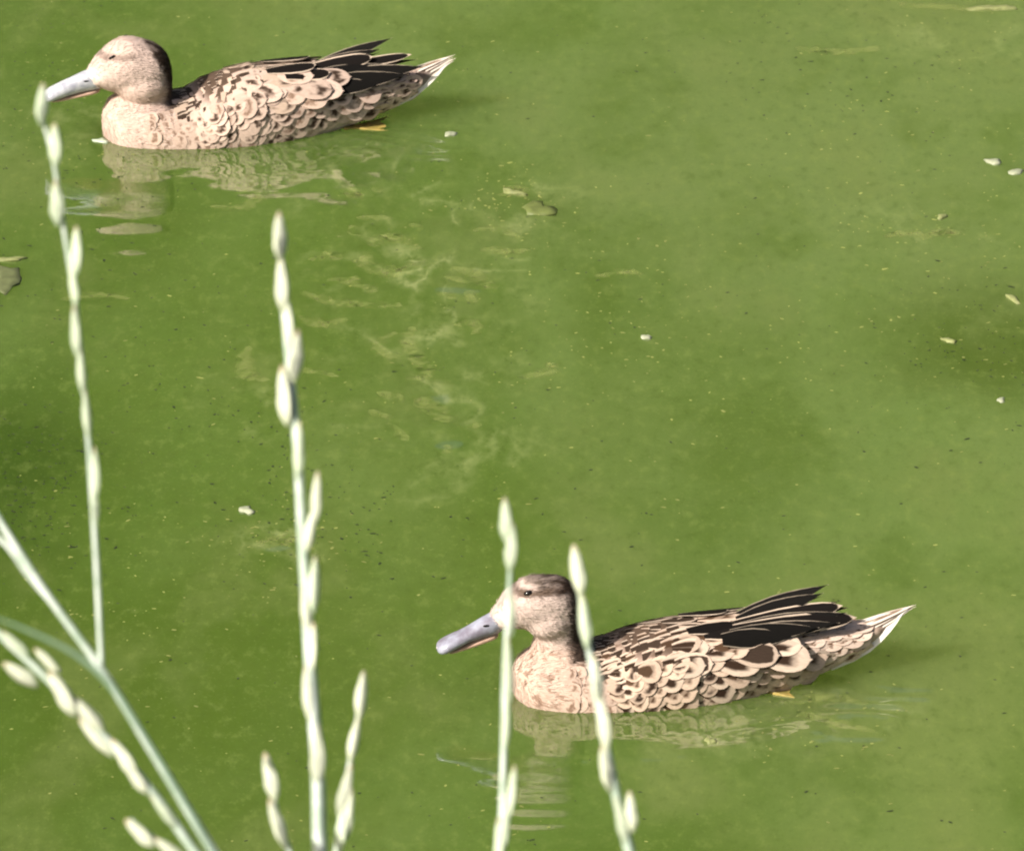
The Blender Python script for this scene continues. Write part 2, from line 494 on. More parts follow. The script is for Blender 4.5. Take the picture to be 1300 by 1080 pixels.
# ------------------------------------------------------------------ duck builder
def uv_sphere(bm, c, r, seg=14):
    m = Matrix.Translation(c) @ Matrix.Diagonal((r[0], r[1], r[2], 1))
    bmesh.ops.create_uvsphere(bm, u_segments=seg, v_segments=seg // 2 + 2, radius=1.0, matrix=m)

def loft(bm, rings, caps=True):
    vr = [[bm.verts.new(p) for p in r] for r in rings]
    n = len(rings[0])
    for a, b in zip(vr, vr[1:]):
        for i in range(n):
            bm.faces.new((a[i], a[(i + 1) % n], b[(i + 1) % n], b[i]))
    if caps:
        bm.faces.new(vr[0][::-1]); bm.faces.new(vr[-1])
    bmesh.ops.recalc_face_normals(bm, faces=bm.faces)

def interp(tab, u, k):
    us = [t[0] for t in tab]
    return float(np.interp(u, us, [t[k] for t in tab]))

TORSO = [  # u, top, bottom, half width
    (-0.170, 0.030, 0.004, 0.012), (-0.163, 0.041, -0.014, 0.034), (-0.150, 0.048, -0.028, 0.050), (-0.125, 0.050, -0.041, 0.063),
    (-0.095, 0.048, -0.047, 0.072), (-0.070, 0.051, -0.049, 0.077), (-0.050, 0.058, -0.050, 0.080), (-0.015, 0.065, -0.048, 0.081), (0.035, 0.065, -0.036, 0.074),
    (0.080, 0.061, -0.020, 0.061), (0.115, 0.056, -0.006, 0.048), (0.150, 0.052, 0.006, 0.036), (0.180, 0.051, 0.017, 0.026),
    (0.205, 0.052, 0.031, 0.017), (0.220, 0.054, 0.043, 0.008)]

def make_duck(D, spec):
    S, e, ps, px0, py0 = D['S'], D['e'], D['yaw'], D['px0'], D['py0']
    cp, sp_, ce, se = math.cos(ps), math.sin(ps), math.cos(e), math.sin(e)
    def P(px, py, t=0.0):
        u = ((px - px0) / S - t * sp_) / cp
        h = ((py0 - py) / S - (u * sp_ - t * cp) * se) / ce
        return Vector((u, -t, h))
    root = bpy.data.objects.new('duck', None)
    COL.objects.link(root)
    root.location = (D['o'].x, D['o'].y, 0)
    root.rotation_euler = (0, 0, ps)
    tag(root, spec['label'], 'duck', 'ducks swimming on the green pond')
    dip = spec.get('dip', 0)
    tors = [(u * spec['sx'], tp * spec['st'] * (1 - dip * math.exp(-((u + .08) / .03) ** 2)), bt * spec['sb'], a * spec['sw']) for u, tp, bt, a in TORSO]
    # --- body: torso loft + swept neck and head, fused by a voxel remesh into one surface
    bm = bmesh.new()
    rings = []
    us = np.linspace(tors[0][0], tors[-1][0], 46)
    for u in us:
        tp, bt, a = interp(tors, u, 1), interp(tors, u, 2), interp(tors, u, 3)
        zc, b = (tp + bt) / 2, (tp - bt) / 2
        ring = []
        for k in range(36):
            ph = 2 * math.pi * k / 36
            cc, ss = math.cos(ph), math.sin(ph)
            ex = 0.88
            ring.append((u, a * math.copysign(abs(cc) ** ex, cc), zc + b * math.copysign(abs(ss) ** ex, ss)))
        rings.append(ring)
    loft(bm, rings)
    keys = spec['sweep']
    for (a, b) in zip(keys, keys[1:]):
        pa, pb = P(a[0], a[1]), P(b[0], b[1])
        for k in range(8):
            t = k / 7
            c = pa.lerp(pb, t)
            r = [(a[i] + (b[i] - a[i]) * t) / S for i in (2, 3, 4)]
            uv_sphere(bm, c, r)
    for a in spec['blobs']:
        for sgn in (1, -1):
            c = P(a[0], a[1])
            uv_sphere(bm, Vector((c.x, sgn * a[5] / S, c.z)), (a[2] / S, a[3] / S, a[4] / S))
    me = bpy.data.meshes.new('tmp'); bm.to_mesh(me); bm.free()
    tmp = bpy.data.objects.new('tmp', me); COL.objects.link(tmp)
    md = tmp.modifiers.new('r', 'REMESH'); md.mode = 'VOXEL'; md.voxel_size = 0.0024
    sm = tmp.modifiers.new('s', 'SMOOTH'); sm.factor = 0.6; sm.iterations = 14
    dg = bpy.context.evaluated_depsgraph_get()
    bme = bpy.data.meshes.new_from_object(tmp.evaluated_get(dg))
    bpy.data.objects.remove(tmp); bpy.data.meshes.remove(me)
    bme.name = 'body'
    body = bpy.data.objects.new('body', bme); COL.objects.link(body); body.parent = root
    bme.polygons.foreach_set('use_smooth', [True] * len(bme.polygons))
    bme.materials.clear(); bme.materials.append(M_PLUM)
    # --- plumage markings, plus shade painted into crown back and nape
    nv = len(bme.vertices)
    co = np.empty(nv * 3); bme.vertices.foreach_get('co', co); co = co.reshape(-1, 3)
    hd = spec['head']; hc = P(*hd['c']); crown_z = hc.z + hd['crown'] / S
    nz = np.array([noise.noise(Vector(c) * 130) for c in co])
    nz2 = np.array([noise.noise(Vector((c[0] * 90, c[1] * 150, c[2] * 190))) for c in co])
    nz3 = np.array([noise.noise(Vector(c) * 45 + Vector((9, 3, 1))) for c in co])
    u_, y_, z_ = co.T
    def ss(v, a, b):
        t = np.clip((v - a) / (b - a), 0, 1); return t * t * (3 - 2 * t)
    def blend(c, col, f):
        return c * (1 - f[:, None]) + np.array(col)[None] * f[:, None]
    c = np.tile(np.array(spec['breast']), (nv, 1))
    # small dark flecks on the breast
    c = blend(c, (0.22, 0.13, 0.085), ss(nz2, 0.18, 0.42) * spec['fleck'] * (z_ < 0.07))
    # brown back, sides of the rump buff
    c = blend(c, (0.09, 0.058, 0.04), ss(z_, 0.040, 0.056) * ss(u_, -0.085, -0.05))
    c = blend(c, spec['rump'], ss(u_, 0.09, 0.12) * ss(-z_, -0.058, -0.045))
    # dark noise mottling over the rear body and undertail
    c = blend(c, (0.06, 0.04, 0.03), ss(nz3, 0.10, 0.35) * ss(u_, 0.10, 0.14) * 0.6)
    headm = ss(z_, spec['neck_z'] - 0.012, spec['neck_z'] + 0.012) * (u_ < spec['neck_u'])
    c = blend(c, spec['face'], headm)
    c = blend(c, tuple(v * 0.72 for v in spec['face']), headm * ss(nz, 0.05, 0.5) * 0.5)
    # dark crown and hind neck; the head's shaded back is painted in too
    du, dz = u_ - hc.x, z_ - hc.z
    crown = headm * ss(dz * 1.0 + du * hd['slope'] + 0.004 * nz, hd['crown'] / S - .006, hd['crown'] / S + .003)
    c = blend(c, (0.032, 0.020, 0.014), crown * hd['crown_k'] * np.clip(0.90 + 0.5 * nz2, 0, 1))
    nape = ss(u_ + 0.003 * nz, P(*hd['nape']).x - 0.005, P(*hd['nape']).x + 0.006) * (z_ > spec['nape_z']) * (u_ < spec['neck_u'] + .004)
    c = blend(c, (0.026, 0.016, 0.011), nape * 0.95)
    # eye stripe
    bvh = BVHTree.FromPolygons([Vector(v) for v in co], [tuple(p.vertices) for p in bme.polygons])
    def sight(px, py):
        a, b = P(px, py, 0.15), P(px, py, 0.0)
        h = bvh.ray_cast(a, (b - a).normalized())
        return (h[0], h[1]) if h[0] else (P(px, py, .02), Vector((0, -1, 0)))
    ey, ey_n = sight(*hd['eye'])
    dl = np.abs((z_ - ey.z) - (u_ - ey.x) * hd['stripe'])
    stripe = headm * ss(-dl, -0.0048, -0.0012) * ss(-(u_ - ey.x), -0.034, -0.020) * ss(u_ - ey.x, -0.022, -0.006)
    c = blend(c, (0.10, 0.065, 0.045), stripe * hd['stripe_k'])
    brow = headm * np.exp(-(((z_ - ey.z - .007) / .004) ** 2 + ((u_ - ey.x - .004) / .018) ** 2))
    c = blend(c, (0.66, 0.52, 0.42), brow * hd['brow'])
    lore = sight(*hd['lore'])[0]
    c = blend(c, (0.80, 0.70, 0.60), headm * np.exp(-(((z_ - lore.z) / .008) ** 2 + ((u_ - lore.x) / .008) ** 2)) * 0.85)
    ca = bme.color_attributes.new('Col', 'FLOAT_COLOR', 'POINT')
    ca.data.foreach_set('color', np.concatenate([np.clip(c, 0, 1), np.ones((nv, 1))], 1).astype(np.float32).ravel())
    def surf(u, ph, side):
        tp, bt, a = interp(tors, u, 1), interp(tors, u, 2), interp(tors, u, 3)
        zc, b = (tp + bt) / 2, (tp - bt) / 2
        q = Vector((u, -side * a * math.cos(ph), zc + b * math.sin(ph)))
        dirn = Vector((0, -side * math.cos(ph) * b, math.sin(ph) * a)).normalized()
        hit = bvh.ray_cast(q + dirn * 0.06, -dirn)
        if hit[0] is None: return q, dirn
        return hit[0], hit[1]

    # --- short downy feathers over head, neck and breast
    pc = np.empty(len(bme.polygons) * 3); bme.polygons.foreach_get('center', pc); pc = pc.reshape(-1, 3)
    pn = np.empty(len(bme.polygons) * 3); bme.polygons.foreach_get('normal', pn); pn = pn.reshape(-1, 3)
    pv = np.array([p.vertices[0] for p in bme.polygons])
    ok = np.where(((pc[:, 0] < -0.100 * spec['sx']) | ((pc[:, 2] > spec['neck_z']) & (pc[:, 0] < -.06))) & (pc[:, 2] > 0.001))[0]
    rg = np.random.default_rng(spec['seed'])
    pick = rg.choice(ok, 15000)
    dv, dc = [], []
    for q in pick:
        n = Vector(pn[q]); p0 = Vector(pc[q]) + Vector(rg.normal(0, .0007, 3)) - n * .0003
        hz = pc[q, 2] > spec['neck_z']
        d = Vector((1, 0, -.35 if hz else -.25)) + Vector(rg.normal(0, .16, 3))
        d = d - n * d.dot(n)
        if d.length < .05: continue
        d.normalize(); sdv = n.cross(d) * rg.uniform(.0004, .0009)
        L = rg.uniform(.003, .0055) if hz else rg.uniform(.004, .0075)
        dv += [p0 - sdv, p0 + sdv, p0 + d * L + n * rg.uniform(.0003, .0008)]
        k = float(np.clip(rg.normal(1.0, .055), .8, 1.2)); cc = c[pv[q]] * k
        dc += [(*np.clip(cc, 0, .85), 1)] * 3
    down = mesh_obj('down', dv, [(i, i + 1, i + 2) for i in range(0, len(dv), 3)], M_DOWN, root, smooth=False)
    down['kind'] = 'stuff'
    da = down.data.color_attributes.new('Col', 'FLOAT_COLOR', 'POINT')
    da.data.foreach_set('color', np.array(dc, np.float32).ravel())

    # --- bill
    B = spec['bill']
    def bill_loft(name, rows, mat, parent):
        # rows: px, py(top), py(bottom), half width m
        bm = bmesh.new(); rings = []
        for px, pt, pb, w in rows:
            a, b = P(px, pt), P(px, pb)
            cz, hh = (a.z + b.z) / 2, (a.z - b.z) / 2
            ring = []
            for k in range(16):
                ph = 2 * math.pi * k / 16
                cc, s_ = math.cos(ph), math.sin(ph)
                ring.append((a.x, w * math.copysign(abs(cc) ** 0.8, cc), cz + hh * math.copysign(abs(s_) ** 0.9, s_)))
            rings.append(ring)
        loft(bm, rings)
        me = bpy.data.meshes.new(name); bm.to_mesh(me); bm.free()
        me.polygons.foreach_set('use_smooth', [True] * len(me.polygons))
        me.materials.append(mat)
        o = bpy.data.objects.new(name, me); COL.objects.link(o); o.parent = parent
        md = o.modifiers.new('sub', 'SUBSURF'); md.levels = md.render_levels = 1
        return o
    bill = bill_loft('bill', B['upper'], spec['bill_mat'], root)
    bill_loft('lower_mandible', B['lower'], M_LOWER, bill)
    bm = bmesh.new(); t0 = P(*B['nail'])
    uv_sphere(bm, t0, (0.0060, 0.0052, 0.0034), 12)
    me = bpy.data.meshes.new('bill_nail'); bm.to_mesh(me); bm.free(); me.materials.append(M_NAIL)
    me.polygons.foreach_set('use_smooth', [True] * len(me.polygons))
    o = bpy.data.objects.new('bill_nail', me); COL.objects.link(o); o.parent = bill
    for sd in (1, -1):
        n0 = P(*B['nostril'])
        bm = bmesh.new(); uv_sphere(bm, Vector((n0.x, -sd * B['nw'], n0.z)), (0.0042, 0.0012, 0.0013), 10)
        me = bpy.data.meshes.new('nostril'); bm.to_mesh(me); bm.free(); me.materials.append(M_BLACK)
        o = bpy.data.objects.new('nostril', me); COL.objects.link(o); o.parent = bill
    # --- eyes
    for sd in (1, -1):
        loc, nrm = Vector((ey.x, sd * ey.y, ey.z)), Vector((ey_n.x, sd * ey_n.y, ey_n.z))
        tx = Vector((1, 0, hd['stripe'] + .12)); tx = (tx - nrm * tx.dot(nrm)).normalized()
        ty = nrm.cross(tx)
        mw = Matrix((tx, ty, nrm)).transposed().to_4x4()
        def eyeball(name, rx, ry, rz, dep, mat, par):
            bm = bmesh.new(); uv_sphere(bm, Vector((0, 0, 0)), (rx, ry, rz), 14)
            me = bpy.data.meshes.new(name); bm.to_mesh(me); bm.free(); me.materials.append(mat)
            me.polygons.foreach_set('use_smooth', [True] * len(me.polygons))
            o = bpy.data.objects.new(name, me); COL.objects.link(o); o.parent = par
            return o
        eye = eyeball('eye', *hd['eye_r'], 0.0028, 0, M_BLACK, root)
        mm = mw.copy(); mm.translation = loc - nrm * 0.0008; eye.matrix_basis = mm
        lid = eyeball('eyelid', hd['eye_r'][0] * 1.35, hd['eye_r'][1] * 1.5, 0.0018, 0, M_LID, eye)
        lid.matrix_basis = Matrix.Translation((0, 0.0004, -0.0006))

    # --- breast and flank feathers
    rr = random.Random(spec['seed'])
    for side in (1, -1):
        u = -0.128 * spec['sx']
        row = 0
        while u < 0.118 * spec['sx']:
            f = (u / spec['sx'] + 0.128) / 0.246
            L = (0.014 + 0.017 * f) * spec['fs']
            Wd = L * (0.92 + .12 * rr.random())
            ph0, ph1 = R(-4 + 4 * f), R(52 - 6 * f)
            tp, bt, a = interp(tors, u, 1), interp(tors, u, 2), interp(tors, u, 3)
            arc = (ph1 - ph0) * (a + tp - bt) / 2
            n = max(3, int(arc / (Wd * 0.66)))
            for k in range(n):
                ph = ph0 + (ph1 - ph0) * (k + 0.5 * (row % 2) + rr.uniform(-.16, .16)) / n
                uu = u + rr.uniform(-.003, .003)
                p, nr = surf(uu, ph, side)
                if p.z < 0.001 or uu < -0.10 * spec['sx'] and p.z > 0.040: continue
                d = Vector((1, 0, -0.16 + spec['jit'] * rr.uniform(-1, 1) - 0.10 * math.sin(ph)))
                if f < 0.16: mat, nm = M_BREAST, 'breast_feather'
                else:
                    mat, nm = rr.choice(spec['flank_mats']), 'flank_feather'
                s = rr.uniform(0.95, 1.20)
                put_feather(nm, mat, 'round', p + nr * (0.0002 + 0.0005 * rr.random()), d, nr, L * s, Wd * s, root, rr.uniform(0.015, 0.055))
            u += L * 0.50
            row += 1
        # undertail and rear-flank feathers
        for i in range(7):
            for k in range(7):
                uu = (0.100 + 0.012 * i + rr.uniform(-.003, .003)) * spec['sx']
                ph = R(-42 + 22 * k + (11 if i % 2 else 0))
                p, nr = surf(uu, ph, side)
                if p.z < 0.002: continue
                put_feather('undertail_feather', spec['rump_mat'], 'round', p + nr * .0004, Vector((1, 0, .10 + rr.uniform(-.1, .1))), nr, 0.028 * rr.uniform(.8, 1.15), 0.018, root, 0.07)
        # --- folded wing: pad hugging the back, feathers on it
        bm = bmesh.new()
        uv_sphere(bm, Vector((0, 0, 0)), (0.066 * spec['sx'], 0.028, 0.013), 20)
        me = bpy.data.meshes.new('wing'); bm.to_mesh(me); bm.free(); me.materials.append(M_WINGPAD)
        me.polygons.foreach_set('use_smooth', [True] * len(me.polygons))
        wing = bpy.data.objects.new('wing', me); COL.objects.link(wing); wing.parent = root
        wp, wn_ = surf(0.056 * spec['sx'], R(56), side)
        q = Vector((0, 0, 1)).rotation_difference(wn_)
        pad = q.to_matrix().to_4x4(); pad.translation = wp - wn_ * 0.0105
        me.transform(pad)
        wbm = bmesh.new(); wbm.from_mesh(me)
        wb = BVHTree.FromBMesh(wbm); wbm.free()
        def surf2(u, ph):
            tp, bt, a = interp(tors, u, 1), interp(tors, u, 2), interp(tors, u, 3)
            zc, b = (tp + bt) / 2, (tp - bt) / 2
            q = Vector((u, -side * a * math.cos(ph), zc + b * math.sin(ph)))
            dn = Vector((0, -side * math.cos(ph) * b, math.sin(ph) * a)).normalized()
            o_ = q + dn * 0.08
            h1, h2 = bvh.ray_cast(o_, -dn), wb.ray_cast(o_, -dn)
            if h2[0] and (not h1[0] or h2[3] < h1[3]): return h2[0], h2[1].lerp(dn, .4).normalized()
            return (h1[0], h1[1]) if h1[0] else (q, dn)
        # scapulars and coverts, larger towards the rear
        u = -0.092 * spec['sx']; row = 0
        while u < 0.078 * spec['sx']:
            f = (u / spec['sx'] + 0.092) / 0.17
            L = (0.019 + 0.024 * f) * spec['fs']; Wd = L * (0.66 - .08 * f)
            ph0, ph1 = R(38), R(90)
            tp, bt, a = interp(tors, u, 1), interp(tors, u, 2), interp(tors, u, 3)
            n = max(3, int((ph1 - ph0) * (a * .9 + .03) / (Wd * 0.62)))
            for k in range(n):
                ph = min(R(88), ph0 + (ph1 - ph0) * (k + 0.5 * (row % 2) + rr.uniform(-.25, .25)) / n)
                p, nr = surf2(u + rr.uniform(-.006, .006), ph)
                if f < .3 and p.z > tp + .004: continue
                nr = nr.lerp(Vector((0, -side * math.cos(ph), math.sin(ph))), .5).normalized()
                mat = rr.choice(spec['cov_mats']) if (ph < R(66) and f > .25) else rr.choice(spec['scap_mats'])
                d = Vector((1, -side * 0.04, 0.04 - 0.34 * (ph < R(58)) * f + rr.uniform(-.08, .08)))
                s = rr.uniform(.9, 1.45)
                put_feather('scapular_feather', mat, 'round', p + nr * (.0004 + .0006 * rr.random()), d, nr, L * s, Wd * s, wing, rr.uniform(.015, .06) if ph < R(72) else .015)
            u += L * 0.50; row += 1
        # long tertials and primaries, laid from measured bases to tips
        for (bx, by, tx, ty, w, t, kind) in spec['long']:
            b_, t_ = P(bx, by, t), P(tx, ty, t * 0.8)
            b_.y *= side; t_.y *= side
            if side < 0: b_.z -= .008; t_.z -= .005
            if side < 0 and kind == 'X': continue
            d = t_ - b_
            if kind == 'S':
                hit = bvh.find_nearest(b_)
                put_feather('scapular_feather', M_TERT, 'long', hit[0] + hit[1] * .0045, d, hit[1], d.length, w, wing, 0.05)
                continue
            n = Vector((-0.10, -side * 0.75, 0.66)).normalized()
            n = (n - d.normalized() * n.dot(d.normalized())).normalized()
            mat = {'T': M_TERT, 'P': M_PRIM, 'X': M_PRIM}[kind]
            nm = {'T': 'tertial_feather', 'P': 'primary_feather', 'X': 'primary_feather'}[kind]
            put_feather(nm, mat, 'long' if kind == 'T' else 'point', b_, d, n, d.length, w, wing, 0.0)
    # --- tail fan
    tb, tt = P(*spec['tail_base']), P(*spec['tail_tip'])
    Lt = (tt - tb).length
    bm = bmesh.new(); uv_sphere(bm, tb + (tt - tb) * .12, (.036, .020, .009), 14)
    me = bpy.data.meshes.new('tail'); bm.to_mesh(me); bm.free(); me.materials.append(M_PLUM)
    ca = me.color_attributes.new('Col', 'FLOAT_COLOR', 'POINT')
    ca.data.foreach_set('color', np.tile(np.array([0.40, 0.29, 0.21, 1], np.float32), len(me.vertices)))
    me.polygons.foreach_set('use_smooth', [True] * len(me.polygons))
    tail = bpy.data.objects.new('tail', me); COL.objects.link(tail); tail.parent = root
    for i in (6, 5, 7, 4, 8, 3, 9, 2, 10, 1, 11, 0, 12):
        a = (i - 6) / 6
        b_ = tb + Vector((0, a * 0.017, -0.018 * abs(a) ** 1.4 - .0006 * abs(i - 6)))
        t_ = tt + Vector((-.010 * abs(a) ** 2 - .004 * (i % 2), a * 0.010, -0.0045 * abs(a)))
        d = t_ - b_
        n = Vector((-.3, a * 1.5, 1.0)).normalized()
        outer = abs(i - 6) >= 5
        put_feather('tail_feather', M_TAILW if outer else M_TAIL, 'point', b_, d, n, d.length, 0.030 if outer else 0.021, tail, 0.0)
    # --- feet trailing at the surface
    for side in (1, -1):
        fb = P(*spec['foot'], 0.0); y0 = -side * spec['foot_t']
        x0, L = fb.x, spec['foot_l']
        vs_, fs = [], []
        # shank, three toes with web between: a scalloped fan with thickness
        prof = [(0, .006), (.28, .006), (.38, .009), (1.0, .030), (.90, .018), (1.08, .004), (.92, -.012), (.98, -.026), (.38, -.009), (.28, -.006), (0, -.006)]
        for zz in (0.0016, -0.0030):
            for a, b in prof:
                vs_.append((x0 + a * L, y0 + b, spec['foot_z'] + zz - 0.004 * a + (0.0012 if abs(b) in (.030, .004, .026) else 0)))
        n = len(prof)
        fs = [tuple(range(n))[::-1], tuple(range(n, 2 * n))] + [(i, (i + 1) % n, n + (i + 1) % n, n + i) for i in range(n)]
        ft = mesh_obj('foot', vs_, fs, M_FOOT, root, smooth=False)
    return root

near_spec = dict(
    label='brown mottled duck with dark crown in the foreground, swimming behind two grass stalks',
    seed=3, sx=1.0, st=0.97, sb=1.0, sw=0.83, fs=1.15, dip=0.0, jit=.09,
    breast=(0.56, 0.41, 0.33), face=(0.55, 0.43, 0.375), rump=(0.55, 0.41, 0.32), fleck=0.75,
    neck_z=0.062, neck_u=-0.072, nape_z=0.046,
    sweep=[(722, 850, 52, 58, 40), (712, 832, 40, 42, 36), (710, 810, 32, 32, 30), (708, 782, 32, 34, 30), (700, 766, 37, 36, 37),
           (680, 765, 37, 35, 36), (660, 770, 28, 28, 28), (644, 780, 19, 20, 19), (630, 787, 11, 14, 13)],
    blobs=[(695, 784, 31, 28, 23, 11)],
    head=dict(c=(688, 765), crown=27, crown_k=1.0, slope=0.34, nape=(714, 790), eye=(670, 754), eye_r=(0.0050, 0.0032), brow=0.22, stripe=0.04, stripe_k=0.95, lore=(641, 786)),
    bill_mat=M_BILL,
    bill=dict(upper=[(640, 773, 802, .0120), (622, 779, 806, .0116), (606, 789, 811, .0108), (591, 799, 815, .0110), (576, 806, 823, .0130), (566, 811, 828, .0138), (559, 815, 829, .0112), (555, 819, 827, .0058)],
              lower=[(634, 798, 808, .0085), (618, 804, 814, .0085), (600, 812, 820, .0085), (580, 820, 826, .0090), (568, 826, 829, .0070)],
              nail=(562, 822), nostril=(616, 790), nw=0.0098),
    cov_mats=[M_CHEV, M_CHEV, M_CHEV2, M_SCAP], flank_mats=[M_CHEV2, M_CHEV, M_FLANK, M_CHEV2], scap_mats=[M_SCAP, M_SCAP, M_CHEV2, M_CHEV], rump_mat=M_RUMP,
    long=[(930, 786, 1053, 741, .019, -.010, 'X'),
          (935, 789, 1046, 752, .020, .004, 'P'), (930, 793, 1070, 768, .018, .014, 'T'), (938, 797, 1076, 777, .019, .020, 'P'),
          (930, 799, 1088, 783, .020, .024, 'T'), (936, 806, 1066, 790, .020, .030, 'P'), (926, 806, 1040, 796, .020, .036, 'P'),
          (893, 793, 960, 796, .024, .034, 'S'), (872, 786, 935, 786, .022, .024, 'S'), (915, 812, 1010, 806, .022, .043, 'P')],
    tail_base=(1046, 808, 0.0), tail_tip=(1163, 760, 0.0),
    foot=(944, 866), foot_t=0.036, foot_l=0.040, foot_z=0.0028)

far_spec = dict(
    label='pale buff duck farther back with pale bill, swimming with a pale tail tip raised',
    seed=11, sx=1.04, st=1.10, sb=1.05, sw=0.86, fs=1.05, dip=0.18, jit=.18,
    breast=(0.61, 0.455, 0.38), face=(0.60, 0.455, 0.39), rump=(0.58, 0.47, 0.41), fleck=0.25,
    neck_z=0.070, neck_u=-0.072, nape_z=0.040,
    sweep=[(185, 155, 46, 52, 36), (180, 148, 40, 46, 32), (190, 128, 30, 34, 26), (190, 105, 32, 34, 30), (183, 90, 38, 38, 40),
           (166, 84, 39, 37, 38), (148, 88, 30, 30, 28), (132, 94, 18, 22, 17), (121, 97, 10, 14, 12)],
    blobs=[(182, 104, 35, 30, 26, 11)],
    head=dict(c=(172, 86), crown=62, crown_k=1.0, slope=1.82, nape=(206, 100), eye=(147, 74), eye_r=(0.0052, 0.0022), brow=0.6, stripe=0.10, stripe_k=0.65, lore=(122, 97)),  # steep crown slope paints in the shaded back of the head
    bill_mat=M_BILLP,
    bill=dict(upper=[(136, 83, 112, .0135), (121, 87, 114, .0126), (105, 94, 117, .0116), (91, 101, 121, .0118), (77, 108, 125, .0136), (68, 113, 128, .0144), (62, 117, 129, .0118), (58, 120, 127, .0060)],
              lower=[(132, 108, 117, .009), (112, 115, 121, .009), (92, 120, 125, .009), (74, 125, 129, .009), (66, 127, 129, .006)],
              nail=(65, 123), nostril=(112, 100), nw=0.0108),
    cov_mats=[M_SPOT, M_SPOT, M_FLANK, M_BREAST], flank_mats=[M_SPOT, M_SPOT, M_BREAST, M_SPOT], scap_mats=[M_SCAP, M_FLANK, M_SPOT, M_SCAP], rump_mat=M_SPOT,
    long=[(400, 84, 498, 48, .016, -.010, 'X'),
          (395, 86, 484, 62, .016, .002, 'P'), (390, 88, 474, 72, .018, .012, 'T'), (405, 90, 523, 69, .012, .008, 'T'),
          (400, 96, 514, 84, .022, .022, 'P'), (410, 102, 540, 84, .024, .026, 'P'), (405, 108, 520, 94, .024, .036, 'P'), (402, 112, 486, 106, .022, .044, 'P'),
          (340, 80, 402, 80, .024, .020, 'S'), (365, 90, 420, 92, .022, .034, 'S')],
    tail_base=(470, 108, 0.0), tail_tip=(579, 70, 0.0),
    foot=(428, 140), foot_t=0.034, foot_l=0.062, foot_z=0.0012)

make_duck(NEAR, near_spec)
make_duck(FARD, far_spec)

# ------------------------------------------------------------------ grass stalks in front
M_STEM = simple_mat('stem_skin', (0.70, 0.76, 0.68), 0.5, 0.12, 60, 0.2, col2=(0.40, 0.50, 0.38))
def husk_material(name, pale, vein, tipc):
    m, nt, p = new_mat(name)
    tc = nd(nt, 'ShaderNodeTexCoord'); oi = nd(nt, 'ShaderNodeObjectInfo')
    sep = nd(nt, 'ShaderNodeSeparateXYZ'); nt.links.new(tc.outputs['Object'], sep.inputs[0])
    ang = mth(nt, 'ARCTAN2', sep.outputs[1], sep.outputs[0])
    st = mth(nt, 'SINE', mth(nt, 'MULTIPLY', ang, 9.0))
    n = noise_tex(nt, tc.outputs['Object'], 5, 4, .6)
    c = mixc(nt, mth(nt, 'MULTIPLY', sstep(nt, st, 0.2, 0.95), 0.55), pale, vein)
    c = mixc(nt, mth(nt, 'MULTIPLY', sstep(nt, n, 0.48, 0.72), 0.6), c, tuple(a * .8 for a in vein))
    z = mth(nt, 'ADD', sep.outputs[2], mth(nt, 'MULTIPLY', mth(nt, 'SUBTRACT', n, .5), .4))
    c = mixc(nt, mth(nt, 'MULTIPLY', sstep(nt, z, 0.80, 1.0), 0.7), c, tipc)
    c = mixc(nt, mth(nt, 'MULTIPLY', sstep(nt, z, 0.25, 0.0), 0.6), c, vein)
    hv = nd(nt, 'ShaderNodeVectorMath', operation='SCALE')
    nt.links.new(c, hv.inputs[0]); nt.links.new(mth(nt, 'ADD', .82, mth(nt, 'MULTIPLY', oi.outputs['Random'], .3)), hv.inputs['Scale'])
    nt.links.new(hv.outputs[0], p.inputs['Base Color'])
    p.inputs['Roughness'].default_value = .6
    b = nd(nt, 'ShaderNodeBump'); b.inputs['Strength'].default_value = .5; b.inputs['Distance'].default_value = .0008
    nt.links.new(st, b.inputs['Height']); nt.links.new(b.outputs[0], p.inputs['Normal'])
    return m
M_SPIKE = husk_material('spikelet_husk', (0.80, 0.82, 0.64), (0.52, 0.60, 0.36), (0.50, 0.33, 0.18))
M_SPIKE2 = husk_material('green_spikelet_husk', (0.70, 0.77, 0.56), (0.42, 0.56, 0.34), (0.55, 0.42, 0.24))

def catmull(pts, n=10):
    out = []
    P_ = [pts[0] * 2 - pts[1]] + pts + [pts[-1] * 2 - pts[-2]]
    for i in range(1, len(P_) - 2):
        a, b, c, d = P_[i - 1:i + 3]
        for k in range(n):
            t = k / n
            out.append(0.5 * ((2 * b) + (c - a) * t + (2 * a - 5 * b + 4 * c - d) * t * t + (3 * b - a - 3 * c + d) * t ** 3))
    out.append(pts[-1])
    return out

def tube(name, pts, rads, mat, parent, n=9):
    vs_, fs = [], []
    prev = None
    for i, p in enumerate(pts):
        t = (pts[min(i + 1, len(pts) - 1)] - pts[max(i - 1, 0)]).normalized()
        ref = Vector((0, 1, 0)) if prev is None else prev
        s = t.cross(ref).normalized(); q = s.cross(t); prev = q
        for k in range(n):
            a = 2 * math.pi * k / n
            r = rads[i] * (1 + 0.10 * math.sin(3 * a))
            vs_.append(p + (s * math.cos(a) + q * math.sin(a)) * r)
    for i in range(len(pts) - 1):
        for k in range(n):
            fs.append((i * n + k, i * n + (k + 1) % n, (i + 1) * n + (k + 1) % n, (i + 1) * n + k))
    fs.append(tuple(range(n))[::-1]); fs.append(tuple((len(pts) - 1) * n + k for k in range(n)))
    return mesh_obj(name, vs_, fs, mat, parent)

